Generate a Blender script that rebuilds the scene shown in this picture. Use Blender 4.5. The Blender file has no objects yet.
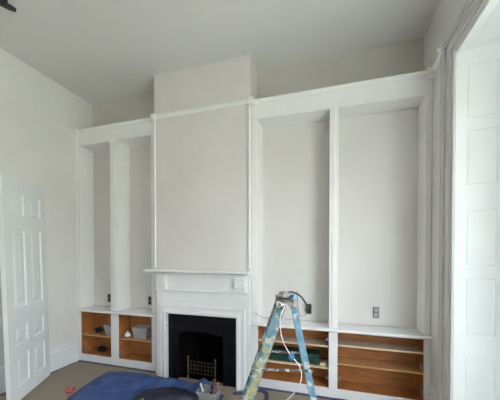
import bpy, bmesh, math, random
from mathutils import Vector, Matrix
random.seed(7)
R = math.radians
sc = bpy.context.scene
COL = sc.collection

# ------------------------------------------------------------------ materials
def new_mat(name):
    m = bpy.data.materials.new(name); m.use_nodes = True
    nt = m.node_tree
    return m, nt, nt.nodes['Principled BSDF']

def noise_mat(name, c1, c2, scale=4, rough=.6, bump=.0, bscale=60, stretch=(1, 1, 1), metallic=0, detail=4, lo=.35, hi=.65, spec=.5):
    m, nt, b = new_mat(name)
    tc = nt.nodes.new('ShaderNodeTexCoord'); mp = nt.nodes.new('ShaderNodeMapping')
    mp.inputs['Scale'].default_value = stretch
    n = nt.nodes.new('ShaderNodeTexNoise'); n.inputs['Scale'].default_value = scale; n.inputs['Detail'].default_value = detail
    cr = nt.nodes.new('ShaderNodeValToRGB')
    cr.color_ramp.elements[0].position = lo; cr.color_ramp.elements[1].position = hi
    cr.color_ramp.elements[0].color = (*c1, 1); cr.color_ramp.elements[1].color = (*c2, 1)
    L = nt.links.new
    L(tc.outputs['Object'], mp.inputs[0]); L(mp.outputs[0], n.inputs['Vector']); L(n.outputs['Fac'], cr.inputs[0])
    L(cr.outputs[0], b.inputs['Base Color'])
    b.inputs['Roughness'].default_value = rough; b.inputs['Metallic'].default_value = metallic
    b.inputs['Specular IOR Level'].default_value = spec
    if bump:
        n2 = nt.nodes.new('ShaderNodeTexNoise'); n2.inputs['Scale'].default_value = bscale; n2.inputs['Detail'].default_value = 5
        L(mp.outputs[0], n2.inputs['Vector'])
        bp = nt.nodes.new('ShaderNodeBump'); bp.inputs['Strength'].default_value = bump; bp.inputs['Distance'].default_value = .01
        L(n2.outputs['Fac'], bp.inputs['Height']); L(bp.outputs[0], b.inputs['Normal'])
    return m

M = {}
M['wall'] = noise_mat('wall paint', (.69, .68, .665), (.73, .72, .705), 1.5, .75, .08, 25)
M['ceiling'] = noise_mat('ceiling paint', (.66, .655, .64), (.69, .685, .67), 1.2, .85, .05, 20)
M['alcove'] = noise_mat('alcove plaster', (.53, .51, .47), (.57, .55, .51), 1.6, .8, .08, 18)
M['breast'] = noise_mat('breast plaster', (.67, .64, .63), (.71, .685, .675), 1.6, .7, .08, 18)
M['wood_white'] = noise_mat('white joinery', (.78, .775, .765), (.81, .805, .795), 3, .42)
M['shaded_paint'] = noise_mat('architrave paint with shade', (.60, .595, .58), (.65, .645, .63), 3, .6)  # architrave darker than the joinery: its shade is put into the colour
M['mantel'] = noise_mat('white mantel gloss', (.80, .81, .815), (.84, .85, .855), 3, .35, .03, 40)
M['back_board'] = noise_mat('primed back board', (.66, .635, .62), (.70, .68, .665), 1.2, .6, .04, 30)  # slightly greyer than the white joinery
M['lining'] = noise_mat('shutter paint', (.82, .84, .835), (.85, .87, .865), 3, .5, .02, 40)
M['door'] = noise_mat('door paint', (.71, .75, .75), (.75, .785, .785), 2.5, .45, .03, 40)
M['pine'] = noise_mat('orange pine', (.31, .115, .032), (.45, .19, .06), 5, .5, .05, 60, (1, 1, 12))
M['shelfwood'] = noise_mat('shelf wood', (.42, .21, .085), (.55, .31, .14), 5, .35, .04, 60, (1, 10, 1))
M['lit_shelf'] = noise_mat('lit shelf board', (.44, .36, .27), (.54, .45, .35), 6, .4)  # paler than shelfwood: light falling on these shelves is put into the colour
M['edge'] = noise_mat('pale shelf edge', (.60, .46, .30), (.70, .56, .38), 8, .5)
M['carpet'] = noise_mat('beige carpet', (.27, .22, .175), (.40, .335, .27), 90, .95, .6, 220, spec=.1)
M['navy'] = noise_mat('navy film', (.02, .028, .075), (.05, .065, .15), 12, .5)
M['tarp'] = noise_mat('blue dust sheet', (.026, .062, .20), (.055, .115, .31), 7, .55, .5, 30)
M['bag'] = noise_mat('black navy fabric', (.004, .006, .014), (.015, .02, .04), 9, .6, .5, 35)
M['iron'] = noise_mat('black iron', (.003, .003, .005), (.008, .008, .012), 25, .55, .2, 90, spec=.2)
M['firebrick'] = noise_mat('sooty fireback', (.003, .003, .003), (.008, .007, .006), 14, .95, .4, 60, spec=.05)
M['brass'] = noise_mat('tarnished brass', (.22, .17, .10), (.42, .34, .22), 20, .4, metallic=.8)
M['bars'] = noise_mat('sooty grate bars', (.05, .04, .025), (.12, .10, .07), 20, .5, metallic=.6)
M['steel'] = noise_mat('dull steel', (.28, .28, .29), (.42, .42, .43), 20, .35, metallic=.8)
M['darkplastic'] = noise_mat('dark plastic', (.015, .016, .018), (.03, .03, .034), 20, .5)
M['socket'] = noise_mat('socket grey', (.12, .12, .12), (.18, .18, .175), 20, .4)
M['whiteplastic'] = noise_mat('white plastic', (.75, .75, .73), (.82, .82, .80), 12, .4)
M['cable'] = noise_mat('white flex', (.55, .55, .53), (.66, .66, .64), 12, .5)
M['greycable'] = noise_mat('grey strap', (.07, .07, .075), (.13, .13, .13), 30, .6)
M['green'] = noise_mat('dark green plastic', (.008, .03, .022), (.02, .06, .045), 9, .5)
M['red'] = noise_mat('red plastic', (.32, .06, .05), (.48, .16, .14), 14, .5)
M['paper'] = noise_mat('white tissue', (.72, .72, .72), (.84, .84, .84), 14, .8, .4, 40)
M['bristle'] = noise_mat('bristles', (.04, .03, .02), (.10, .07, .05), 60, .8)
M['bluerag'] = noise_mat('blue rag', (.06, .18, .32), (.16, .34, .50), 18, .9, .5, 60)
M['outside'] = noise_mat('lawn', (.34, .33, .24), (.42, .41, .31), .6, .95)

def clear_mat(name, col, alpha, rough=.15):
    m, nt, b = new_mat(name)
    b.inputs['Base Color'].default_value = (*col, 1); b.inputs['Roughness'].default_value = rough
    b.inputs['Alpha'].default_value = alpha
    return m
M['tub'] = clear_mat('translucent plastic', (.55, .55, .56), .40)
M['glass'] = clear_mat('window glass', (.9, .95, .95), .06, .02)

def ladder_mat(name, base1, base2, spl1, spl2, thr=.56):
    m, nt, b = new_mat(name)
    L = nt.links.new
    tc = nt.nodes.new('ShaderNodeTexCoord')
    n0 = nt.nodes.new('ShaderNodeTexNoise'); n0.inputs['Scale'].default_value = 9; n0.inputs['Detail'].default_value = 3
    c0 = nt.nodes.new('ShaderNodeValToRGB'); c0.color_ramp.elements[0].position = .4; c0.color_ramp.elements[1].position = .6
    c0.color_ramp.elements[0].color = (*base1, 1); c0.color_ramp.elements[1].color = (*base2, 1)
    mx = c0.outputs[0]
    L(tc.outputs['Object'], n0.inputs['Vector']); L(n0.outputs['Fac'], c0.inputs[0])
    for k, (col, th, s) in enumerate(((spl1, thr, 11), (spl2, thr + .03, 17))):
        mp = nt.nodes.new('ShaderNodeMapping'); mp.inputs['Location'].default_value = (k * 5.1 + 2, k * 3, 1)
        n = nt.nodes.new('ShaderNodeTexNoise'); n.inputs['Scale'].default_value = s; n.inputs['Detail'].default_value = 4
        cr = nt.nodes.new('ShaderNodeValToRGB'); cr.color_ramp.elements[0].position = th; cr.color_ramp.elements[1].position = th + .03
        cr.color_ramp.elements[0].color = (0, 0, 0, 1); cr.color_ramp.elements[1].color = (1, 1, 1, 1)
        x = nt.nodes.new('ShaderNodeMix'); x.data_type = 'RGBA'
        L(tc.outputs['Object'], mp.inputs[0]); L(mp.outputs[0], n.inputs['Vector']); L(n.outputs['Fac'], cr.inputs[0])
        L(cr.outputs[0], x.inputs['Factor']); L(mx, x.inputs['A']); x.inputs['B'].default_value = (*col, 1)
        mx = x.outputs['Result']
    L(mx, b.inputs['Base Color']); b.inputs['Roughness'].default_value = .55
    return m
M['ladder_front'] = ladder_mat('blue ladder stile, paint splashed', (.045, .13, .18), (.14, .25, .30), (.40, .42, .40), (.29, .30, .18), .52)
M['ladder_blue'] = ladder_mat('blue ladder stile', (.07, .18, .27), (.15, .28, .37), (.42, .46, .46), (.26, .31, .26), .58)
M['ladder_tread'] = ladder_mat('splashed aluminium', (.22, .20, .18), (.42, .40, .38), (.62, .60, .56), (.10, .09, .09), .50)
M['yellow'] = noise_mat('yellow label', (.30, .29, .13), (.40, .39, .22), 30, .6)

# ------------------------------------------------------------------ mesh helpers
def V(*a): return Vector(a)
ORG = {}                                        # where each object's origin stands in the world

def bbox(bm, x0, x1, y0, y1, z0, z1, mat=None):
    r = bmesh.ops.create_cube(bm, size=1)['verts']
    for v in r:
        v.co = V(x0 + (v.co.x + .5) * (x1 - x0), y0 + (v.co.y + .5) * (y1 - y0), z0 + (v.co.z + .5) * (z1 - z0))
        if mat: v.co = mat @ v.co
    return r

def bquad_prism(bm, pts, depth_vec):
    a = [bm.verts.new(p) for p in pts]; b = [bm.verts.new(Vector(p) + Vector(depth_vec)) for p in pts]
    n = len(pts)
    bm.faces.new(a); bm.faces.new(b[::-1])
    for i in range(n): bm.faces.new((a[i], b[i], b[(i + 1) % n], a[(i + 1) % n]))

def btube(bm, pts, r, seg=8, closed=False):
    pts = [Vector(p) for p in pts]; n = len(pts); rings = []
    for i, p in enumerate(pts):
        if closed: t = pts[(i + 1) % n] - pts[i - 1]
        else: t = pts[min(i + 1, n - 1)] - pts[max(i - 1, 0)]
        t.normalize()
        ref = V(0, 0, 1) if abs(t.z) < .9 else V(1, 0, 0)
        u = t.cross(ref).normalized(); w = t.cross(u)
        rr = r[i] if isinstance(r, (list, tuple)) else r
        rings.append([bm.verts.new(p + rr * (math.cos(2 * math.pi * k / seg) * u + math.sin(2 * math.pi * k / seg) * w)) for k in range(seg)])
    m = n if closed else n - 1
    for i in range(m):
        a, b = rings[i], rings[(i + 1) % n]
        for k in range(seg): bm.faces.new((a[k], a[(k + 1) % seg], b[(k + 1) % seg], b[k]))
    if not closed:
        bm.faces.new(rings[0][::-1]); bm.faces.new(rings[-1])

def smooth_path(pts, n=8):
    pts = [Vector(p) for p in pts]; P = [pts[0]] + pts + [pts[-1]]; out = []
    for i in range(1, len(P) - 2):
        for k in range(n):
            t = k / n
            a, b, c, d = P[i - 1], P[i], P[i + 1], P[i + 2]
            out.append(.5 * ((2 * b) + (c - a) * t + (2 * a - 5 * b + 4 * c - d) * t * t + (3 * b - a - 3 * c + d) * t ** 3))
    out.append(pts[-1]); return out

def blathe(bm, prof, seg=24, mat=None, cap=True):
    rings = []
    for r, z in prof:
        ring = []
        for k in range(seg):
            p = V(r * math.cos(2 * math.pi * k / seg), r * math.sin(2 * math.pi * k / seg), z)
            ring.append(bm.verts.new(mat @ p if mat else p))
        rings.append(ring)
    for a, b in zip(rings, rings[1:]):
        for k in range(seg): bm.faces.new((a[k], a[(k + 1) % seg], b[(k + 1) % seg], b[k]))
    if cap: bm.faces.new(rings[0][::-1]); bm.faces.new(rings[-1])

def bprofile(bm, prof, p0, p1, out, up=V(0, 0, 1)):
    """extrude a moulding profile [(outward, up)] from p0 to p1"""
    out = Vector(out)
    a = [bm.verts.new(Vector(p0) + out * o + up * u) for o, u in prof]
    b = [bm.verts.new(Vector(p1) + out * o + up * u) for o, u in prof]
    n = len(prof)
    bm.faces.new(a); bm.faces.new(b[::-1])
    for i in range(n): bm.faces.new((a[i], b[i], b[(i + 1) % n], a[(i + 1) % n]))

def build(name, bm, mat, parent=None, bevel=0, smooth=False, loc=None, seg=2):
    bmesh.ops.recalc_face_normals(bm, faces=bm.faces)
    me = bpy.data.meshes.new(name)
    off = None
    org = Vector(loc) if loc is not None else ORG.get(parent.name, V(0, 0, 0)) if parent is not None else V(0, 0, 0)
    if org.length: off = Matrix.Translation(-org)
    if off: bmesh.ops.transform(bm, matrix=off, verts=bm.verts)
    bm.to_mesh(me); bm.free()
    for m in (mat if isinstance(mat, (list, tuple)) else [mat]): me.materials.append(M[m])
    o = bpy.data.objects.new(name, me); COL.objects.link(o)
    if loc is not None: o.location = loc
    if parent is not None: o.parent = parent
    ORG[o.name] = org
    if smooth:
        for p in me.polygons: p.use_smooth = True
    if bevel:
        b = o.modifiers.new('bevel', 'BEVEL'); b.width = bevel; b.segments = seg; b.limit_method = 'ANGLE'; b.angle_limit = R(40)
    return o

def boxes(name, lst, mat, parent=None, bevel=0, loc=None):
    bm = bmesh.new()
    for b in lst: bbox(bm, *b)
    return build(name, bm, mat, parent, bevel, loc=loc)

def thing(name, label, cat, loc=(0, 0, 0), group=None, world=True, rot=None):
    o = bpy.data.objects.new(name, None); COL.objects.link(o); o.location = loc
    o.empty_display_size = .1
    o['label'] = label; o['category'] = cat
    if group: o['group'] = group
    ORG[o.name] = Vector(loc) if world else V(0, 0, 0)
    if rot: o.rotation_euler = rot
    return o
def tag(o, label, cat, group=None, kind=None):
    o['label'] = label; o['category'] = cat
    if group: o['group'] = group
    if kind: o['kind'] = kind
    return o
def struct(o): o['kind'] = 'structure'; return o

# ------------------------------------------------------------------ key sizes (metres)
XL, XBL, XBR, XR = -3.90, -2.405, -.975, 1.055
F, YB, YA, YW = 3.30, 3.26, 3.60, 3.575       # joinery face, breast face, alcove wall, back boards
ZC, ZR = 4.27, 3.70
YREAR = -3.4
WT = .55                                        # outside wall thickness
WY0, WY1, WZT = .35, 2.755, 3.522              # window opening

# ------------------------------------------------------------------ room shell
struct(boxes('floor', [(XL - .3, XR + WT, YREAR - .3, YA + .5, -.1, 0)], 'carpet'))
struct(boxes('ceiling', [(XL - .3, XR + WT, YREAR - .3, YA + .5, ZC, ZC + .15)], 'ceiling'))
struct(boxes('wall_left', [(XL - .3, XL, YREAR - .3, YA + .5, 0, ZC)], 'wall'))
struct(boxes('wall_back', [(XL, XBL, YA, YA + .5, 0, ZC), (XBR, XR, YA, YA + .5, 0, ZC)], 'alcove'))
struct(boxes('wall_rear', [(XL, XR, YREAR - .3, YREAR, 0, ZC)], 'wall'))
W2 = (-2.5, -1.0)  # unseen second window, added for fill light and sized by its effect
struct(boxes('wall_right', [
    (XR, XR + WT, WY1, YA + .5, 0, ZC), (XR, XR + WT, WY0, WY1, WZT, ZC),
    (XR, XR + WT, W2[1], WY0, 0, ZC), (XR, XR + WT, W2[0], W2[1], WZT, ZC),
    (XR, XR + WT, YREAR - .3, W2[0], 0, ZC)], 'wall'))
# chimney breast with the firebox hollow
FX0, FX1, FZ = -2.02, -1.32, .70
bm = bmesh.new()
for b in [(XBL, FX0, YB, YA + .5, 0, ZC), (FX1, XBR, YB, YA + .5, 0, ZC), (FX0, FX1, YB, YA + .5, FZ + .02, ZC), (FX0, FX1, YB + .38, YA + .5, 0, FZ + .02)]:
    bbox(bm, *b)
struct(build('wall_chimney', bm, 'breast'))

# picture rail, every run of it, with the small corner blocks
rp = [(0, -.045), (.012, -.045), (.018, -.02), (.034, -.008), (.034, .004), (.022, .012), (0, .012)]
bm = bmesh.new()
bprofile(bm, [(a * .35, b * .7) for a, b in rp], V(XL, YREAR, ZR - .012), V(XL, F - .01, ZR - .012), V(1, 0, 0))
struct(build('trim_1', bm, 'wall'))
bm = bmesh.new()
for x0, x1, y in ((XL + .002, XBL - .0, F), (XBL + .0, XBR, YB), (XBR, XR, F)):
    bprofile(bm, rp, V(x0, y, ZR - .012), V(x1, y, ZR - .012), V(0, -1, 0))
bprofile(bm, rp, V(XR, F - .035, ZR - .012), V(XR, WY1 + .25, ZR - .012), V(-1, 0, 0))
rail = struct(build('trim_2', bm, 'wood_white'))
for (x, y) in ((XL + .03, F - .02), (XBL, YB - .012), (XBR + .02, YB - .012), (XR - .035, F - .02)):
    bm = bmesh.new(); bbox(bm, x - .034, x + .034, y - .034, y + .03, ZR - .085, ZR + .008)
    blathe(bm, [(.024, 0), (.024, .008), (.016, .016), (.008, .010), (.001, .018)], 16, Matrix.Translation((x, y - .034, ZR - .04)) @ Matrix.Rotation(R(90), 4, 'X'))
    build('corner_block', bm, 'wood_white', rail, .003)
# vertical beads where joinery meets the breast and the left wall
bm = bmesh.new()
for x, y in ((XL + .014, F - .012), (XBL + .012, YB - .012), (XBR - .012, YB - .01)):
    z0 = .0 if x < -3 else 1.52
    z0 = .86 if x < -3 else (1.53)
    blathe(bm, [(.014, z0), (.014, ZR - .09)], 12, Matrix.Translation((x, y, 0)))
struct(build('trim_3', bm, 'wood_white', smooth=False))
# moulded skirting on the left wall
sk = [(0, 0), (.024, 0), (.024, .20), (.018, .215), (.018, .235), (.026, .245), (.022, .27), (.010, .29), (.010, .305), (.016, .315), (.004, .335), (0, .335)]
bm = bmesh.new(); bprofile(bm, sk, V(XL, YREAR, 0), V(XL, F - .012, 0), V(1, 0, 0)); struct(build('baseboard_left', bm, 'door'))
bm = bmesh.new(); bprofile(bm, sk, V(XR, WY1 + .25, 0), V(XR, F - .012, 0), V(-1, 0, 0)); struct(build('baseboard_right', bm, 'wood_white'))

# ------------------------------------------------------------------ panelled boards
def panelled(bm, w, h, t, rects, mat, back=True, flush=False):
    """board in local x (0..w), z (0..h), front at y=0, rects = sunk panels"""
    g = .013
    xs = sorted({0, w} | {r[0] for r in rects} | {r[1] for r in rects})
    zs = sorted({0, h} | {r[2] for r in rects} | {r[3] for r in rects})
    def inside(cx, cz): return any(r[0] < cx < r[1] and r[2] < cz < r[3] for r in rects)
    for i in range(len(zs) - 1):
        run = None
        for j in range(len(xs) - 1):
            s = not inside((xs[j] + xs[j + 1]) / 2, (zs[i] + zs[i + 1]) / 2)
            if s and run is None: run = xs[j]
            if not s and run is not None: bbox(bm, run, xs[j], 0, t, zs[i], zs[i + 1], mat); run = None
        if run is not None: bbox(bm, run, w, 0, t, zs[i], zs[i + 1], mat)
    for r in rects:
        for front in ((True, False) if back else (True,)):
            s = 1 if front else -1; y0 = 0 if front else t
            def P(ins, d): return [mat @ V(x, y0 + s * d, z) for x, z in ((r[0] + ins, r[2] + ins), (r[1] - ins, r[2] + ins), (r[1] - ins, r[3] - ins), (r[0] + ins, r[3] - ins))]
            loops = [P(0, 0), P(.012, g), P(.035, g), P(.065, g * .35)] if not flush else [P(0, 0), P(.004, .004), P(.009, .004), P(.013, .0005)]
            vs = [[bm.verts.new(p) for p in l] for l in loops]
            for a, b in zip(vs, vs[1:]):
                for k in range(4): bm.faces.new((a[k], a[(k + 1) % 4], b[(k + 1) % 4], b[k]))
            bm.faces.new(vs[-1])
        if not back: pass

# ------------------------------------------------------------------ windows in the right-hand wall
def sash_window(n, y0, y1, far_panels):
    XO = XR + .42                                       # plane of the sashes
    zb = .42
    sp = .07
    bm = bmesh.new()                                    # box frame that closes the opening
    ya, yb = y0 + sp, y1 - sp
    bbox(bm, XO, XR + WT - .01, y0 + .002, ya, .0, WZT - .002); bbox(bm, XO, XR + WT - .01, yb, y1 - .002, .0, WZT - .002)
    bbox(bm, XO, XR + WT - .01, ya, yb, WZT - .07, WZT - .002); bbox(bm, XO, XR + WT - .01, ya, yb, .0, zb)
    w = struct(build('window_%d' % n, bm, 'lining', bevel=.003))
    zt = WZT - .07; zm = (zb + zt) / 2
    for k, (z0, z1, x) in enumerate(((zb, zm + .02, XO + .02), (zm - .02, zt, XO + .062))):
        s = boxes('sash', [(x, x + .04, ya, ya + .05, z0, z1), (x, x + .04, yb - .05, yb, z0, z1), (x, x + .04, ya, yb, z0, z0 + .05), (x, x + .04, ya, yb, z1 - .05, z1),
                           (x + .005, x + .03, (ya + yb) / 2 - .012, (ya + yb) / 2 + .012, z0, z1), (x + .005, x + .03, ya, yb, (z0 + z1) / 2 - .012, (z0 + z1) / 2 + .012)], 'lining', w, .003)
        boxes('pane', [(x + .016, x + .02, ya + .04, yb - .04, z0 + .04, z1 - .04)], 'glass', s)
    boxes('window_sill', [(XR + .03, XO, y0 + .05, y1 - .05, zb - .06, zb - .02)], 'lining', w, .006)
    # splayed panelled linings (folded shutters) : far, near, soffit
    L = .425; ang = math.atan2(sp, .42)
    rects = [(.078, .285, a, b) for a, b in far_panels]
    bm = bmesh.new()
    mt = Matrix.Translation((XR + .001, y1 - .002, 0)) @ Matrix.Rotation(-ang, 4, 'Z')
    panelled(bm, L - .01, WZT - .004, .03, rects, mt, False, True)
    bmesh.ops.delete(bm, geom=[v for v in bm.verts if False], context='VERTS')
    build('shutter_lining', bm, 'lining', w)
    bm = bmesh.new()
    mt = Matrix.Translation((XR + .001, y0 + .002, 0)) @ Matrix.Rotation(ang, 4, 'Z') @ Matrix.Scale(-1, 4, (0, 1, 0))
    panelled(bm, L - .01, WZT - .004, .03, rects, mt, False, True)
    build('shutter_lining', bm, 'lining', w)
    bm = bmesh.new()                                    # soffit board, panelled underside
    mt = Matrix.Translation((XR + .001, y0 + .01, WZT - .004)) @ Matrix.Rotation(R(90), 4, 'Y') @ Matrix.Rotation(R(90), 4, 'X')
    # local x -> world y, local z -> world x
    mt = Matrix(((0, 0, 1, XR + .001), (1, 0, 0, y0 + .01), (0, 1, 0, WZT - .034), (0, 0, 0, 1)))
    Wd = y1 - y0 - .02
    panelled(bm, Wd, .41, .03, [(.09, Wd - .09, .06, .35)], mt, False, True)
    build('soffit_panel', bm, 'lining', w)
    # architrave
    aw = .205
    bm = bmesh.new()
    steps = [(0, .045, .018), (.045, .085, .030), (.085, .150, .022), (.150, .180, .042), (.180, aw, .052)]
    for a, b, d in steps:
        bbox(bm, XR - d, XR, y1 + a, y1 + b, 0, WZT + a + .0)
        bbox(bm, XR - d, XR, y0 - b, y0 - a, 0, WZT + a)
        bbox(bm, XR - d, XR, y0 - b, y1 + b, WZT + a * .82, WZT + b * .82)
    build('architrave', bm, 'shaded_paint', w, .004)
    for y in (y1 + aw - .02, y0 - aw + .02):
        bm = bmesh.new(); bbox(bm, XR - .07, XR, y - .035, y + .035, ZR - .085, ZR + .01)
        blathe(bm, [(.024, 0), (.024, .008), (.012, .012), (.002, .02)], 16, Matrix.Translation((XR - .07, y, ZR - .04)) @ Matrix.Rotation(R(-90), 4, 'Y'))
        build('corner_block', bm, 'wood_white', w, .003)
    return w
def zz(z): return 1.75 + (z - 1.75) * 1.024
PAN = [(zz(a), zz(b)) for a, b in ((.12, .855), (1.05, 1.53), (1.63, 2.10), (2.31, 2.77), (2.87, 3.32))]
win1 = sash_window(1, WY0, WY1, PAN)
# unseen leaf added across the glass to shape the shadows in the bays
bm = bmesh.new()
mt = Matrix(((0, -1, 0, XR + .40), (1, 0, 0, 1.98), (0, 0, 1, .42), (0, 0, 0, 1)))
panelled(bm, .69, WZT - .50, .03, [(.08, .61, a - .42, b - .42) for a, b in PAN[1:]], mt, True, True)
build('shade_leaf', bm, 'lining', win1)
sash_window(2, W2[0], W2[1], PAN)
lawn = struct(boxes('ground', [(XR + WT + .3, 40, -30, 30, -1.1, -1.0)], 'outside'))

# ------------------------------------------------------------------ alcove joinery
def tall_unit(name, label, x0, x1, opens):
    t = thing(name, label, 'bookcase', ((x0 + x1) / 2, F, .842))
    z0, z1 = .842, ZR - .052
    prev = x0
    cols = []
    for a, b in opens: cols.append((prev, a)); prev = b
    cols.append((prev, x1))
    for i, (a, b) in enumerate(cols):
        nm = 'side_panel' if i in (0, len(cols) - 1) else 'divider'
        bm = bmesh.new()
        bbox(bm, a, b, F + .0, YW, z0, 3.45)
        if nm == 'divider':                             # raised double bead on the front of the divider
            c = (a + b) / 2
            bbox(bm, a + .03, b - .03, F - .008, F, z0, 3.45)
        build(nm, bm, 'wood_white', t, .005)
    boxes('top_panel', [(x0, x1, F, YW, 3.45, z1)], 'wood_white', t, .005)
    boxes('back_panel', [(x0, x1, YW, YA - .002, z0, z1)], 'back_board', t)
    return t
LO = [(-3.845, -3.24), (-3.105, -2.50)]
RO = [(-.885, -.005), (.095, .995)]
tall_unit('tall_bookcase', 'white built-in bookcase left of the chimney breast, two tall empty bays', XL + .002, XBL - .002, LO)
tall_unit('tall_bookcase', 'wide white built-in bookcase right of the chimney breast, behind the ladder', XBR + .002, XR - .002, RO)

def worktop(label, x0, x1):
    t = bmesh.new()
    bprofile(t, [(-.27, .0), (.03, .0), (.036, .004), (.042, .012), (.042, .022), (.036, .032), (.028, .036), (-.27, .036)], V(x0, F, .804), V(x1, F, .804), V(0, -1, 0))
    o = build('bookcase_ledge', t, 'wood_white', loc=((x0 + x1) / 2, F, .804))
    tag(o, label, 'ledge')
worktop('white moulded ledge between the tall bays and low cupboards on the left', XL + .002, XBL - .002)
worktop('white moulded ledge between the tall bays and low cupboards on the right', XBR + .002, XR - .002)

def hinge(parent, x, y, z, side):
    """cup hinge plate screwed on a cupboard side; side=+1 plate faces -x"""
    bm = bmesh.new()
    s = -side
    bbox(bm, min(x, x + s * .008), max(x, x + s * .008), y, y + .06, z - .022, z + .022)
    bbox(bm, min(x + s * .008, x + s * .028), max(x + s * .008, x + s * .028), y - .02, y + .045, z - .012, z + .012)
    blathe(bm, [(.017, 0), (.017, .012), (.014, .014)], 16, Matrix.Translation((x + s * .02, y - .018, z)) @ Matrix.Rotation(R(90), 4, 'X'))
    build('hinge', bm, 'steel', parent, .002)

def low_unit(label, x0, x1, opens, shelves, hinges):
    t = thing('low_cupboard', label, 'cupboard', ((x0 + x1) / 2, F, 0))
    z0, z1, T = .115, .80, .02
    prev = x0; cols = []
    for a, b in opens: cols.append((prev, a)); prev = b
    cols.append((prev, x1))
    bm = bmesh.new()
    for a, b in cols: bbox(bm, a, b, F, F + T, z0, z1)
    bbox(bm, x0, x1, F, F + T, .085, z0)
    build('face_frame', bm, 'wood_white', t, .003)
    boxes('plinth', [(x0, x1, F + .012, F + .03, 0, .085)], 'wood_white', t, .003)
    bm = bmesh.new()
    for i, (a, b) in enumerate(cols): bbox(bm, a + (.0 if i else .0), b, F + T, YW, .0, z1 + .002)
    bbox(bm, x0, x1, F + T + .012, YW, .09, .112)
    bbox(bm, x0, x1, YW, YA - .002, 0, z1 + .002)
    build('carcass', bm, 'pine', t)
    for (oi, z, pale) in shelves:
        a, b = opens[oi]
        s = boxes('shelf', [(a + .001, b - .001, F + .03, YW - .002, z, z + .018)], 'lit_shelf' if pale else 'shelfwood', t, .001)
        boxes('shelf_edge', [(a + .001, b - .001, F + .022, F + .03, z - .001, z + .019)], 'edge' if pale else 'shelfwood', s)
    for h in hinges: hinge(t, *h)
    return t
low_unit('open low cupboard left of the fireplace, orange wood inside, doors removed', XL + .002, XBL - .002, LO,
         [(0, .41, 0), (1, .41, 0)], [(-3.105, F + .03, .19, -1), (-3.845, F + .03, .19, -1)])
low_unit('wide open low cupboard right of the fireplace, orange wood inside, doors removed', XBR + .002, XR - .002, RO,
         [(0, .60, 1), (0, .335, 1), (1, .625, 1), (1, .40, 0)],
         [(.995, F + .035, .48, 1), (.995, F + .035, .22, 1), (.095, F + .03, .235, -1), (-.005, F + .03, .235, 1), (-.005, F + .03, .70, 1)])

# sockets on the back boards
SG = 'sockets on the back boards of the bays'
for x, z, lb in ((-3.53, .985, 'dark double socket in the leftmost tall bay, low on its back board'),
                 (-2.73, .98, 'dark double socket in the tall bay just left of the fireplace'),
                 (-.26, 1.0, 'dark socket behind the ladder with the black flex plugged in'),
                 (.553, 1.005, 'dark double socket in the rightmost tall bay, low on its back board')):
    t = thing('wall_socket', lb, 'socket', (x, YW, z), SG)
    boxes('back_plate', [(x - .036, x + .036, YW - .008, YW - .0005, z - .068, z + .068)], 'socket', t, .004)
    boxes('outlet', [(x - .022, x + .022, YW - .013, YW - .008, z + .012, z + .052)], 'steel' if x > 0 else 'darkplastic', t, .003)
    boxes('outlet', [(x - .022, x + .022, YW - .013, YW - .008, z - .052, z - .012)], 'steel' if x > 0 else 'darkplastic', t, .003)

# ------------------------------------------------------------------ fireplace
t = thing('mantelpiece', 'white painted wooden mantelpiece with square corner blocks and a moulded opening', 'mantelpiece', (-1.65, YB, 0))
MX0, MX1, MY = -2.335, -.968, 3.195
OX0, OX1, OZ = -2.155, -1.128, .915                    # opening
boxes('pilaster', [(MX0, OX0 - .1, MY, YB - .001, 0, 1.225)], 'mantel', t, .004)
boxes('pilaster', [(OX1 + .1, MX1, MY, YB - .001, 0, 1.225)], 'mantel', t, .004)
boxes('lintel', [(OX0 - .1, OX1 + .1, MY, YB - .001, OZ + .09, 1.225)], 'mantel', t, .002)
# bolection moulding mitred round the opening
bm = bmesh.new()
prof = [(.0, .012), (.0, .055), (.02, .06), (.035, .052), (.05, .03), (.075, .028), (.095, .034), (.112, .018), (.112, .0), (0, -.04)]
path = lambda d: [V(OX0 - d, 0, .0), V(OX0 - d, 0, OZ + d), V(OX1 + d, 0, OZ + d), V(OX1 + d, 0, 0)]
rings = []
for k in range(4):
    ring = []
    for d, o in prof:
        p = path(d)[k]; ring.append(bm.verts.new(V(p.x, MY - o + .0, p.z)))
    rings.append(ring)
for a, b in zip(rings, rings[1:]):
    for k in range(len(prof)): bm.faces.new((a[k], a[(k + 1) % len(prof)], b[(k + 1) % len(prof)], b[k]))
bm.faces.new(rings[0]); bm.faces.new(rings[-1][::-1])
build('opening_moulding', bm, 'mantel', t)
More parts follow.
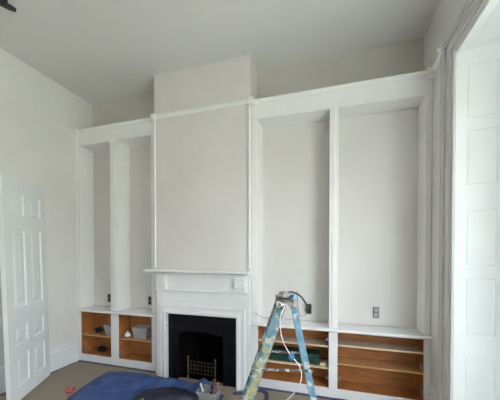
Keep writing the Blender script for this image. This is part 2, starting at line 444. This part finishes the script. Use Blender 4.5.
# frieze
bm = bmesh.new()
bbox(bm, MX0, MX1, MY, YB - .001, 1.225, 1.465)
bbox(bm, MX0 + .17, MX1 - .17, MY - .012, MY, 1.40, 1.43)
bbox(bm, MX0 + .19, MX1 - .19, MY - .006, MY, 1.27, 1.285)
build('frieze', bm, 'mantel', t, .003)
boxes('frieze_moulding', [(MX0 - .004, MX1 + .004, MY - .022, YB - .002, 1.222, 1.240), (MX0 - .002, MX1 + .002, MY - .012, MY, 1.208, 1.222)], 'mantel', t, .004)
for cx in (MX0 + .085, MX1 - .125):
    bm = bmesh.new()
    bbox(bm, cx - .085, cx + .085, MY - .028, MY, 1.242, 1.46)
    for w, d in ((.065, .040), ):
        bbox(bm, cx - w, cx + w, MY - d, MY - .028, 1.35 - w, 1.35 - w + .018); bbox(bm, cx - w, cx + w, MY - d, MY - .028, 1.35 + w - .018, 1.35 + w)
        bbox(bm, cx - w, cx - w + .018, MY - d, MY - .028, 1.35 - w, 1.35 + w); bbox(bm, cx + w - .018, cx + w, MY - d, MY - .028, 1.35 - w, 1.35 + w)
    bbox(bm, cx - .032, cx + .032, MY - .038, MY - .028, 1.318, 1.382)
    build('corner_block', bm, 'mantel', t, .003)
bm = bmesh.new()
bprofile(bm, [(-.001, .0), (.075, 0), (.085, .006), (.10, .012), (.115, .014), (.122, .02), (.122, .034), (.116, .04), (-.001, .04)], V(-2.475, YB - .0, 1.465), V(-.955, YB - .0, 1.465), V(0, -1.4, 0))
build('mantel_shelf', bm, 'mantel', t, .002)

t = thing('fireplace_insert', 'black cast iron fireplace insert inside the white mantelpiece', 'fireplace', (-1.64, MY, 0))
bm = bmesh.new()
AX0, AX1, AZ, PY0, PY1 = FX0 + .01, FX1 - .01, .675, MY + .012, YB - .002
bbox(bm, OX0 + .001, AX0, PY0, PY1, 0, OZ - .001); bbox(bm, AX1, OX1 - .001, PY0, PY1, 0, OZ - .001)
# arched top of the plate
cx, hw, n = (AX0 + AX1) / 2, (AX1 - AX0) / 2, 16
zs = AZ - .06
arc = [V(cx - hw * math.cos(math.pi * k / n), PY0, zs + .06 * math.sin(math.pi * k / n)) for k in range(n + 1)]
bquad_prism(bm, [V(AX0, PY0, OZ - .001)] + arc + [V(AX1, PY0, OZ - .001)], (0, PY1 - PY0, 0))
build('front_plate', bm, 'iron', t)
bm = bmesh.new()
btube(bm, [V(AX0 - .01, PY0 - .004, 0)] + [V(p.x + (p.x - cx) * .03, PY0 - .004, p.z + .01) for p in arc] + [V(AX1 + .01, PY0 - .004, 0)], .012, 8)
btube(bm, [V(AX0 - .07, PY0 - .002, .02), V(AX0 - .07, PY0 - .002, .80), V(AX1 + .07, PY0 - .002, .80), V(AX1 + .07, PY0 - .002, .02)], .007, 8)
build('plate_beading', bm, 'iron', t, smooth=True)
for sx in (AX0 - .035, AX1 + .035):
    for z in (.15, .32, .49, .66):
        bm = bmesh.new(); blathe(bm, [(.022, 0), (.022, .006), (.010, .012), (.001, .014)], 14, Matrix.Translation((sx, PY0, z)) @ Matrix.Rotation(R(90), 4, 'X'))
        build('rosette', bm, 'iron', t)
bm = bmesh.new()                                       # splayed fireback
yb = YB + .34
bquad_prism(bm, [V(AX0 + .0, PY1, 0), V(AX0 + .15, yb, 0), V(AX0 + .15, yb, .66), V(AX0, PY1, .66)], (-.006, -.002, 0))
bquad_prism(bm, [V(AX1 - .0, PY1, 0), V(AX1 - .15, yb, 0), V(AX1 - .15, yb, .66), V(AX1, PY1, .66)], (.006, -.002, 0))
bbox(bm, AX0 + .15, AX1 - .15, yb, yb + .01, 0, .66)
build('fireback', bm, 'firebrick', t)

struct(boxes('hearth', [(FX0 + .002, FX1 - .002, PY1 + .003, YB + .378, -.0, .012)], 'firebrick'))
t = thing('fire_grate', 'tarnished brass and iron fire grate standing in the black fireplace', 'grate', (-1.68, F, 0))
GX0, GX1, GY = -1.885, -1.475, 3.275
for x in (GX0, GX1):
    bm = bmesh.new()
    blathe(bm, [(.016, .0), (.018, .02), (.009, .035), (.009, .10), (.014, .115), (.009, .13), (.009, .24), (.015, .25), (.008, .262), (.014, .28), (.011, .298), (.002, .312)], 12, Matrix.Translation((x, GY, 0)))
    build('upright', bm, 'brass', t, smooth=True)
bm = bmesh.new()
for z in (.075, .13, .185, .235): bbox(bm, GX0, GX1, GY - .005, GY + .005, z - .005, z + .005)
for k in range(1, 8):
    x = GX0 + (GX1 - GX0) * k / 8; bbox(bm, x - .004, x + .004, GY - .004, GY + .004, .07, .25)
build('front_bars', bm, 'bars', t, .001)
bm = bmesh.new()
bbox(bm, GX0, GX1, GY + .006, GY + .17, .062, .074)
for x in (GX0 + .03, GX1 - .04): bbox(bm, x, x + .012, GY + .02, GY + .16, 0, .062)
btube(bm, [V(GX0 + .03, GY + .16, .07), V(GX0 + .05, GY + .17, .36), V((GX0 + GX1) / 2, GY + .18, .44), V(GX1 - .05, GY + .17, .36), V(GX1 - .03, GY + .16, .07)], .008, 8)
build('basket', bm, 'firebrick', t)

# ------------------------------------------------------------------ panelled door standing open at the left
dt = thing('panelled_door', 'tall pale white eight-panel door standing open against the left wall', 'door', (-3.752, 2.745, .034), world=False)
ang = math.atan2(2.065 - 2.745, -3.42 + 3.755)
dt.rotation_euler = (0, R(2.3), ang)
W, H = .762, 2.59
cols2 = [(.105, .335), (.425, .655)]
rows = [(.17, .53), (.66, .88), (1.08, 2.0), (2.16, 2.42)]
bm = bmesh.new()
mt = Matrix.Scale(1, 4)
panelled(bm, W, H, .045, [(a, b, c, d) for a, b in cols2 for c, d in rows], Matrix.Translation((0, -.045, 0)), True)
build('door_leaf', bm, 'door', dt)
# ------------------------------------------------------------------ step ladder
LH = 1.30
lad = thing('step_ladder', 'blue step ladder splashed with paint standing open before the right cupboard', 'ladder', (-.385, 2.50, 0), world=False, rot=(0, 0, R(12)))
def lean(x0, x1, w0, w1, sy, bx, by, name, mat, label=None, mesh_extra=None):
    """stile from (x0,w0,0) to (x1,w1,LH), bx wide (depth direction), by thick; channel section"""
    bm = bmesh.new()
    def ring(x, y, z):
        yo, yi = y, y - sy * by
        return [V(x - bx / 2, yo, z), V(x + bx / 2, yo, z), V(x + bx / 2, yi, z), V(x + bx / 2 - .006, yi, z), V(x + bx / 2 - .006, yo - sy * .006, z),
                V(x - bx / 2 + .006, yo - sy * .006, z), V(x - bx / 2 + .006, yi, z), V(x - bx / 2, yi, z)]
    a = [bm.verts.new(p) for p in ring(x0, sy * w0, .02)]; b = [bm.verts.new(p) for p in ring(x1, sy * w1, LH)]
    n = len(a)
    bm.faces.new(a); bm.faces.new(b[::-1])
    for i in range(n): bm.faces.new((a[i], b[i], b[(i + 1) % n], a[(i + 1) % n]))
    o = build(name, bm, mat, lad)
    bm = bmesh.new(); bbox(bm, x0 - bx / 2 - .006, x0 + bx / 2 + .006, min(sy * w0, sy * (w0 - by)) - .004, max(sy * w0, sy * (w0 - by)) + .004, 0, .045)
    build('rubber_foot', bm, 'darkplastic', o, .004)
    return o
fx = lambda z: -.05 - .345 * (LH - z)
rx = lambda z: .045 + .215 * (LH - z)
fw = lambda z: .17 + .075 * (LH - z) / LH
for s in (-1, 1):
    st = lean(fx(.02), fx(LH), fw(0), fw(LH), s, .088, .032, 'front_stile', 'ladder_front')
    if s == -1:
        bm = bmesh.new()
        for z0, z1 in ((.30, .43), (.46, .64), (.70, .78)):
            y0, y1 = -fw(z0) - .0015, -fw(z1) - .0015
            bquad_prism(bm, [V(fx(z0) - .026, y0, z0), V(fx(z0) + .026, y0, z0), V(fx(z1) + .026, y1, z1), V(fx(z1) - .026, y1, z1)], (0, .0012, 0))
        o = build('warning_label', bm, 'yellow', st); o['label'] = 'faded yellow label'
for s in (-1, 1):
    lean(rx(.02), rx(LH), fw(0) - .012, fw(LH) - .012, s, .052, .026, 'rear_leg', 'ladder_blue')
for k in range(1, 5):
    z = .27 * k
    w = fw(z) - .033
    bm = bmesh.new(); bbox(bm, fx(z) - .042, fx(z) + .042, -w, w, z - .008, z); bbox(bm, fx(z) - .042, fx(z) - .036, -w, w, z - .035, z); bbox(bm, fx(z) + .036, fx(z) + .042, -w, w, z - .03, z)
    build('tread', bm, 'ladder_tread', lad, .001)
for z in (.22, .80):
    w = fw(z) - .02
    bm = bmesh.new(); btube(bm, [V(rx(z), -w, z), V(rx(z), w, z)], .010, 8)
    build('cross_brace', bm, 'ladder_tread', lad)
for s in (-1, 1):
    z = .72
    y = s * (fw(z) + .006)
    bm = bmesh.new(); bbox(bm, fx(z) - .03, rx(z) + .04, y - .003, y + .003, z - .011, z + .011)
    build('spreader', bm, 'ladder_tread', lad, .001)
bm = bmesh.new()
bbox(bm, -.105, .07, -.18, .18, LH - .045, LH + .012); bbox(bm, -.085, .055, -.17, .17, LH + .012, LH + .025)
build('top_cap', bm, 'ladder_tread', lad, .012)
LM = Matrix.Translation((-.385, 2.50, 0)) @ Matrix.Rotation(R(12), 4, 'Z')

def blob(name, mat, c, s, seed=0, amp=.18, freq=3, rotz=0, zmin=None, sub=4):
    from mathutils import noise
    bm = bmesh.new(); bmesh.ops.create_icosphere(bm, subdivisions=sub, radius=1)
    for v in bm.verts:
        n = noise.noise(v.co * freq + V(seed, seed * 2, 1)) * amp + noise.noise(v.co * freq * 2.5 + V(seed, 4, seed)) * amp * .5
        v.co = v.co * (1 + n)
        v.co = Matrix.Rotation(rotz, 3, 'Z') @ V(v.co.x * s[0], v.co.y * s[1], v.co.z * s[2]) + V(*c)
        if zmin is not None and v.co.z < zmin: v.co.z = zmin
    return bm
p = LM @ V(-.03, -.05, LH + .045)
o = build('paint_rag', blob('', '', p, (.075, .09, .035), 3, .35, 2, R(12), LH + .026), 'paper', smooth=True, loc=(p.x, p.y, LH + .03))
M['rag'] = noise_mat('grey brown rag', (.16, .15, .14), (.42, .40, .38), 22, .9, .5, 60); o.data.materials[0] = M['rag']
tag(o, 'crumpled grey rag lying on top of the blue step ladder', 'rag')
p = LM @ V(.045, -.145, LH + .045)
o = build('tape_roll', blob('', '', p, (.028, .028, .028), 5, .25, 2, 0, LH + .026), 'bluerag', smooth=True, loc=(p.x, p.y, LH + .03))
o.name = 'paint_cloth'
tag(o, 'small bright blue cloth on the right of the ladder top', 'cloth')

# black flex from the ladder top to the socket behind
bm = bmesh.new()
a = LM @ V(-.02, .08, LH + .045)
btube(bm, smooth_path([a, a + V(.04, .12, -.0), V(-.345, 2.90, 1.30), V(-.305, 3.12, 1.22), V(-.27, 3.38, 1.08), V(-.262, 3.50, 1.03)]), .011, 8)
btube(bm, smooth_path([V(-.26, 3.535, .985), V(-.30, 3.50, .93), V(-.345, 3.40, .94), V(-.352, 3.2, 1.05), V(-.352, 3.05, 1.2), V(-.345, 2.98, 1.32)]), .0035, 6)
fl = build('power_flex', bm, 'greycable', smooth=True, loc=(-.27, 3.5, 1.0))
tag(fl, 'black flex running from the ladder top to the socket in the bay behind', 'cable')
pl = boxes('plug', [(-.292, -.228, 3.525, YW - .0135, .945, 1.045)], 'darkplastic', fl, .006)

# white cable hanging from the ladder
bm = bmesh.new()
top = LM @ V(-.03, -.19, LH - .03)
btube(bm, smooth_path([top, V(-.40, 2.24, 1.20), V(-.395, 2.21, 1.10), V(-.375, 2.20, 1.01), V(-.33, 2.19, .93), V(-.29, 2.18, .885), V(-.235, 2.18, .82), V(-.215, 2.18, .73), V(-.25, 2.18, .63), V(-.34, 2.19, .51), V(-.44, 2.2, .40), V(-.50, 2.2, .25), V(-.50, 2.15, .10), V(-.42, 2.05, .012), V(-.2, 1.95, .008), V(.1, 2.0, .008)]), .0045, 8)
wc = build('white_cable', bm, 'cable', smooth=True, loc=tuple(top))
tag(wc, 'white cable hanging in a curve down through the step ladder', 'cable')
p = V(-.30, 2.185, .885)
o = build('cable_tie', blob('', '', p, (.024, .02, .03), 8, .3, 2), 'bluerag', wc, smooth=True)
o['label'] = 'blue cloth knot on the cable'
bm = bmesh.new()
btube(bm, smooth_path([V(-.955, 3.294, .965), V(-.88, 3.18, .985), V(-.73, 2.9, 1.016), V(-.64, 2.74, 1.05), V(-.56, 2.60, 1.075), V(-.50, 2.55, 1.085)]), .005, 6)
o = build('thin_cord', bm, 'cable', smooth=True, loc=(-.64, 2.74, 1.05)); tag(o, 'thin pale cord stretched from the left of the ladder to the bookcase edge', 'cord')

# ------------------------------------------------------------------ things in the cupboards
def tub(name, label, c, w0, w1, d0, d1, h, mat='tub', rim=.006, cat='tub'):
    t = thing(name, label, cat, c)
    bm = bmesh.new(); x, y, z = c; th = .003
    def ring(w, d, zz_): return [bm.verts.new(V(x + sx * w / 2, y + sy * d / 2, zz_)) for sx, sy in ((-1, -1), (1, -1), (1, 1), (-1, 1))]
    rs = [ring(w0, d0, z + .001), ring(w1, d1, z + h), ring(w1 + rim * 2, d1 + rim * 2, z + h), ring(w1 + rim * 2, d1 + rim * 2, z + h - .012)]
    inn = [ring(w1 - th * 2, d1 - th * 2, z + h), ring(w0 - th * 2, d0 - th * 2, z + .004)]
    for a, b in zip(rs, rs[1:]):
        for k in range(4): bm.faces.new((a[k], a[(k + 1) % 4], b[(k + 1) % 4], b[k]))
    for k in range(4): bm.faces.new((inn[0][k], inn[0][(k + 1) % 4], inn[1][(k + 1) % 4], inn[1][k]))
    bm.faces.new(rs[0][::-1]); bm.faces.new(inn[1])
    build('tub_body', bm, mat, t, .0)
    return t
sz = .41 + .0185
tub('plastic_tub', 'clear plastic tub on the shelf of the leftmost cupboard bay', (-3.345, 3.44, sz), .13, .19, .12, .16, .16)
tub('plastic_tub', 'wide translucent tub on the shelf just left of the fireplace', (-2.765, 3.44, sz), .20, .255, .14, .18, .17)
bm = bmesh.new(); blathe(bm, [(.018, 0), (.042, .006), (.046, .03), (.044, .052), (.034, .06), (.016, .062), (.014, .082), (.002, .084)], 20, Matrix.Translation((-3.03, 3.42, sz)))
o = build('white_pot', bm, 'whiteplastic', smooth=True, loc=(-3.03, 3.42, sz)); tag(o, 'small round white pot beside the wide translucent tub', 'pot')
bm = blob('', '', (-3.63, 3.45, sz + .045), (.055, .05, .04), 4, .4, 2, 0, sz + .001)
o = build('dark_cloth', bm, 'bag', smooth=True, loc=(-3.63, 3.45, sz)); tag(o, 'small dark bundle on the shelf left of the clear plastic tub', 'bundle')
bm = blob('', '', (-3.60, 3.47, .155), (.06, .05, .04), 9, .4, 2, 0, .1125)
o = build('dark_cloth', bm, 'bag', smooth=True, loc=(-3.60, 3.47, .113)); tag(o, 'dark bundle on the bottom of the leftmost cupboard bay', 'bundle')
# long green case on the lower right-hand shelf
cz = .335 + .0185
t = thing('tool_case', 'long dark green case on the shelf behind the ladder', 'case', (-.42, 3.44, cz))
boxes('case_body', [(-.80, -.12, 3.35, 3.52, cz + .001, cz + .085)], 'green', t, .012)
boxes('case_lid', [(-.80, -.12, 3.35, 3.52, cz + .088, cz + .135)], 'green', t, .012)
boxes('handle', [(-.52, -.40, 3.33, 3.35, cz + .075, cz + .10)], 'darkplastic', t, .004)
o = boxes('wooden_block', [(-.125 + .02, -.03, 3.36, 3.46, cz + .001, cz + .035)], 'edge', None, .002, loc=(-.07, 3.41, cz)); tag(o, 'pale wooden block beside the long green case', 'block')

# ------------------------------------------------------------------ floor things
from mathutils import noise
def interp(pts, x):
    for (a, b), (c, d) in zip(pts, pts[1:]):
        if a <= x <= c: return b + (d - b) * (x - a) / (c - a)
    return pts[0][1] if x < pts[0][0] else pts[-1][1]
ytop = [(-3.09, 3.10), (-2.95, 3.15), (-2.6, 3.19), (-2.45, 3.18), (-2.32, 3.11), (-1.38, 3.09), (-1.26, 2.98)]
xleft = [(1.6, -2.80), (2.2, -2.93), (2.65, -3.05), (2.95, -3.09), (3.2, -3.09)]
bm = bmesh.new(); NX, NY = 90, 70; G = []
for j in range(NY + 1):
    row = []
    v = j / NY
    for i in range(NX + 1):
        u = i / NX
        y = 1.7 + v * 1.45
        x0 = interp(xleft, y); x1 = -1.24 - .10 * (1 - v) + .03 * math.sin(v * 9)
        x = x0 + u * (x1 - x0)
        y = 1.7 + v * (interp(ytop, x) - 1.7)
        e = min(u, 1 - u, (1 - v) * 1.0, 1) * 12; e = min(1, e)
        h = .010 + e * (.020 + .035 * abs(noise.noise(V(x * 2.2, y * 3.5, 3))) + .022 * noise.noise(V(x * 7, y * 5, 1)) ** 2 * 3)
        h += .13 * math.exp(-((x + 1.50) / .10) ** 2 - ((y - 3.0) / .07) ** 2)
        h += .055 * math.exp(-((x + 1.95) / .42) ** 4 - ((y - 3.03) / .07) ** 2)
        flat = 1 / (1 + math.exp(-(math.hypot((x + 1.62) / .52, (y - 2.62) / .30) - 1) * 14))   # pressed flat under the bag and the tub
        h = .034 + (h - .034) * flat if h > .034 else h
        row.append(bm.verts.new(V(x, y, h)))
    G.append(row)
for j in range(NY):
    for i in range(NX): bm.faces.new((G[j][i], G[j][i + 1], G[j + 1][i + 1], G[j + 1][i]))
o = build('dust_sheet', bm, 'tarp', smooth=True, loc=(-2.2, 2.4, 0))
s = o.modifiers.new('thickness', 'SOLIDIFY'); s.thickness = .006; s.offset = -1
tag(o, 'large creased blue dust sheet spread over the carpet before the fireplace', 'dust sheet')
bm = blob('', '', (-1.76, 2.55, .10), (.35, .17, .10), 2, .28, 1.6, R(20), .044)
o = build('fabric_bag', bm, 'bag', smooth=True, loc=(-1.72, 2.56, .05)); tag(o, 'black crumpled bag lying on the blue dust sheet', 'bag')
bm = blob('', '', (-1.93, 2.40, .135), (.045, .035, .02), 6, .5, 2.2, .4)
o = build('paper_tissue', bm, 'paper', smooth=True, loc=(-1.93, 2.40, .13)); tag(o, 'white crumpled tissue on the black bag', 'tissue')
# roll of tape
bm = bmesh.new(); mt = Matrix.Translation((-3.085, 2.50, .038)) @ Matrix.Rotation(R(20), 4, 'Z') @ Matrix.Rotation(R(90), 4, 'Y')
blathe(bm, [(.022, -.04), (.036, -.04), (.036, .04), (.022, .04), (.022, -.04)], 28, mt, False)
o = build('tape_roll', bm, 'red', loc=(-3.085, 2.50, 0)); tag(o, 'red roll of tape on the carpet at the edge of the dust sheet', 'tape')
# tool tub with brushes
tb = tub('tool_tub', 'small translucent tub full of brushes before the fireplace', (-1.315, 2.76, .042), .19, .235, .15, .18, .135, 'tub', .008)
def brush(label, base, tip, mat, w=.045):
    base, tip = Vector(base), Vector(tip); d = (tip - base).normalized(); Lh = (tip - base).length
    rot = d.to_track_quat('Z', 'Y').to_matrix().to_4x4(); mt = Matrix.Translation(base) @ rot
    t = thing('paint_brush', label, 'brush', tuple(base), 'brushes in the tub')
    bm = bmesh.new(); bbox(bm, -w / 2, w / 2, -.008, .008, 0, .05, mt); build('bristles', bm, 'bristle', t, .003)
    bm = bmesh.new(); bbox(bm, -w / 2 - .001, w / 2 + .001, -.009, .009, .05, .08, mt); build('ferrule', bm, 'steel', t, .002)
    bm = bmesh.new(); blathe(bm, [(.013, .08), (.016, .10), (.009, .12), (.008, Lh * .8), (.012, Lh * .93), (.004, Lh)], 12, mt); build('handle', bm, mat, t, smooth=True)
brush('brush with a red handle leaning right out of the tub', (-1.285, 2.74, .075), (-1.21, 2.79, .262), 'red')
brush('brush with a white handle leaning left out of the tub', (-1.35, 2.73, .075), (-1.42, 2.74, .245), 'whiteplastic')
brush('brush with a dark handle standing at the back of the tub', (-1.32, 2.81, .075), (-1.30, 2.83, .265), 'darkplastic')
bm = blob('', '', (-1.36, 2.55, .075), (.05, .045, .035), 11, .4, 2.2, .4, .05)
o = build('paper_tissue', bm, 'paper', smooth=True, loc=(-1.36, 2.55, .05)); tag(o, 'white crumpled tissue left of the tub of brushes', 'tissue')
# navy masking film along the bases
MG = 'navy masking film along the foot of the joinery'
def film(label, pts, w):
    bm = bmesh.new(); pts = [Vector(p) for p in pts]
    L_, R_ = [], []
    for i, p in enumerate(pts):
        d = (pts[min(i + 1, len(pts) - 1)] - pts[max(i - 1, 0)]).normalized(); nn = V(-d.y, d.x, 0)
        ww = w * (1 + .25 * math.sin(i * 2.3))
        L_.append((p + nn * ww / 2)); R_.append((p - nn * ww / 2))
    for i in range(len(pts) - 1):
        bquad_prism(bm, [L_[i], R_[i], R_[i + 1], L_[i + 1]], (0, 0, .004))
    o = build('masking_film', bm, 'navy', loc=tuple(pts[0])); tag(o, label, 'masking film', MG)
film('navy masking film along the foot of the left cupboard', [(XL + .03 + k * .18, F - .018, .001) for k in range(9)], .045)
film('navy masking film along the foot of the right cupboard', [(-.93 + k * .18, F - .018, .001) for k in range(12)], .045)
film('navy masking film along the foot of the left wall skirting', [(XL + .045, 1.0 + k * .2, .001) for k in range(12)], .03)
film('loose navy film curling over the carpet right of the fireplace', [(-1.14, 3.06, .001), (-1.02, 3.10, .001), (-.9, 3.20, .001), (-.80, 3.22, .001), (-.75, 3.18, .001), (-.715, 3.08, .001), (-.73, 2.95, .001), (-.70, 2.8, .001)], .06)

# ceiling lamp, partly in frame
t = thing('ceiling_lamp', 'small dark elongated lamp fixed to the ceiling in the far left corner', 'ceiling lamp', (-3.12, 1.86, ZC))
bm = bmesh.new(); blathe(bm, [(.001, -.10), (.018, -.095), (.026, -.06), (.028, 0), (.026, .06), (.018, .095), (.001, .10)], 20, Matrix.Translation((-3.125, 1.86, ZC - .05)) @ Matrix.Rotation(R(-28), 4, 'Z') @ Matrix.Rotation(R(90), 4, 'X'))
build('lamp_shade', bm, 'darkplastic', t, smooth=True)
bm = bmesh.new(); blathe(bm, [(.02, -.03), (.02, -.012), (.035, -.008), (.035, -.001)], 20, Matrix.Translation((-3.125, 1.86, ZC)))
build('ceiling_mount', bm, 'darkplastic', t)

# ------------------------------------------------------------------ light
w = bpy.data.worlds.new('sky'); sc.world = w; w.use_nodes = True
nt = w.node_tree; bg = nt.nodes['Background']
tc = nt.nodes.new('ShaderNodeTexCoord'); sp = nt.nodes.new('ShaderNodeSeparateXYZ'); cr = nt.nodes.new('ShaderNodeValToRGB')
mr = nt.nodes.new('ShaderNodeMapRange'); mr.inputs['From Min'].default_value = -1; mr.inputs['From Max'].default_value = 1
nt.links.new(tc.outputs['Generated'], sp.inputs[0]); nt.links.new(sp.outputs['Z'], mr.inputs['Value']); nt.links.new(mr.outputs[0], cr.inputs[0])
e = cr.color_ramp.elements
e[0].position = 0; e[0].color = (.32, .31, .28, 1)
e[1].position = .47; e[1].color = (.38, .38, .33, 1)
for pos, c in ((.56, (.45, .46, .40, 1)), (.62, (.84, .90, 1.0, 1)), (.75, (.84, .90, 1.0, 1)), (1, (.55, .75, 1.0, 1))):
    k = e.new(pos); k.color = c
nt.links.new(cr.outputs[0], bg.inputs['Color']); bg.inputs['Strength'].default_value = 6.0
for n, (y0, y1) in enumerate(((WY0, WY1), (W2[0], W2[1]))):
    ld = bpy.data.lights.new('window_portal', 'AREA'); ld.shape = 'RECTANGLE'; ld.size = WZT - .5; ld.size_y = y1 - y0 - .1
    ld.cycles.is_portal = True
    lo = bpy.data.objects.new('window_portal', ld); COL.objects.link(lo)
    lo.location = (XR + WT + .02, (y0 + y1) / 2, (WZT + .4) / 2); lo.rotation_euler = (0, R(90), 0)
sl = bpy.data.lights.new('sun', 'SUN'); sl.energy = 12; sl.angle = R(.6); sl.color = (1, .98, .95)
so = bpy.data.objects.new('sun', sl); COL.objects.link(so); so.rotation_euler = V(.22, -1, -.95).to_track_quat('-Z', 'Y').to_euler()

# ------------------------------------------------------------------ camera
cam = bpy.data.cameras.new('camera'); co = bpy.data.objects.new('camera', cam); COL.objects.link(co); sc.camera = co
co.location = (0, 0, 1.7496); co.rotation_euler = (R(90 - .7726), 0, R(16.53))
cam.sensor_width = 36; cam.lens = 36 * 265 / 500
cam.shift_x = -.0018; cam.shift_y = .1116; cam.clip_start = .02
sc.view_settings.view_transform = 'Standard'; sc.view_settings.look = 'None'; sc.view_settings.gamma = 1
sc.view_settings.exposure = 1.38
sc.cycles.max_bounces = 16; sc.cycles.diffuse_bounces = 10; sc.cycles.transparent_max_bounces = 12
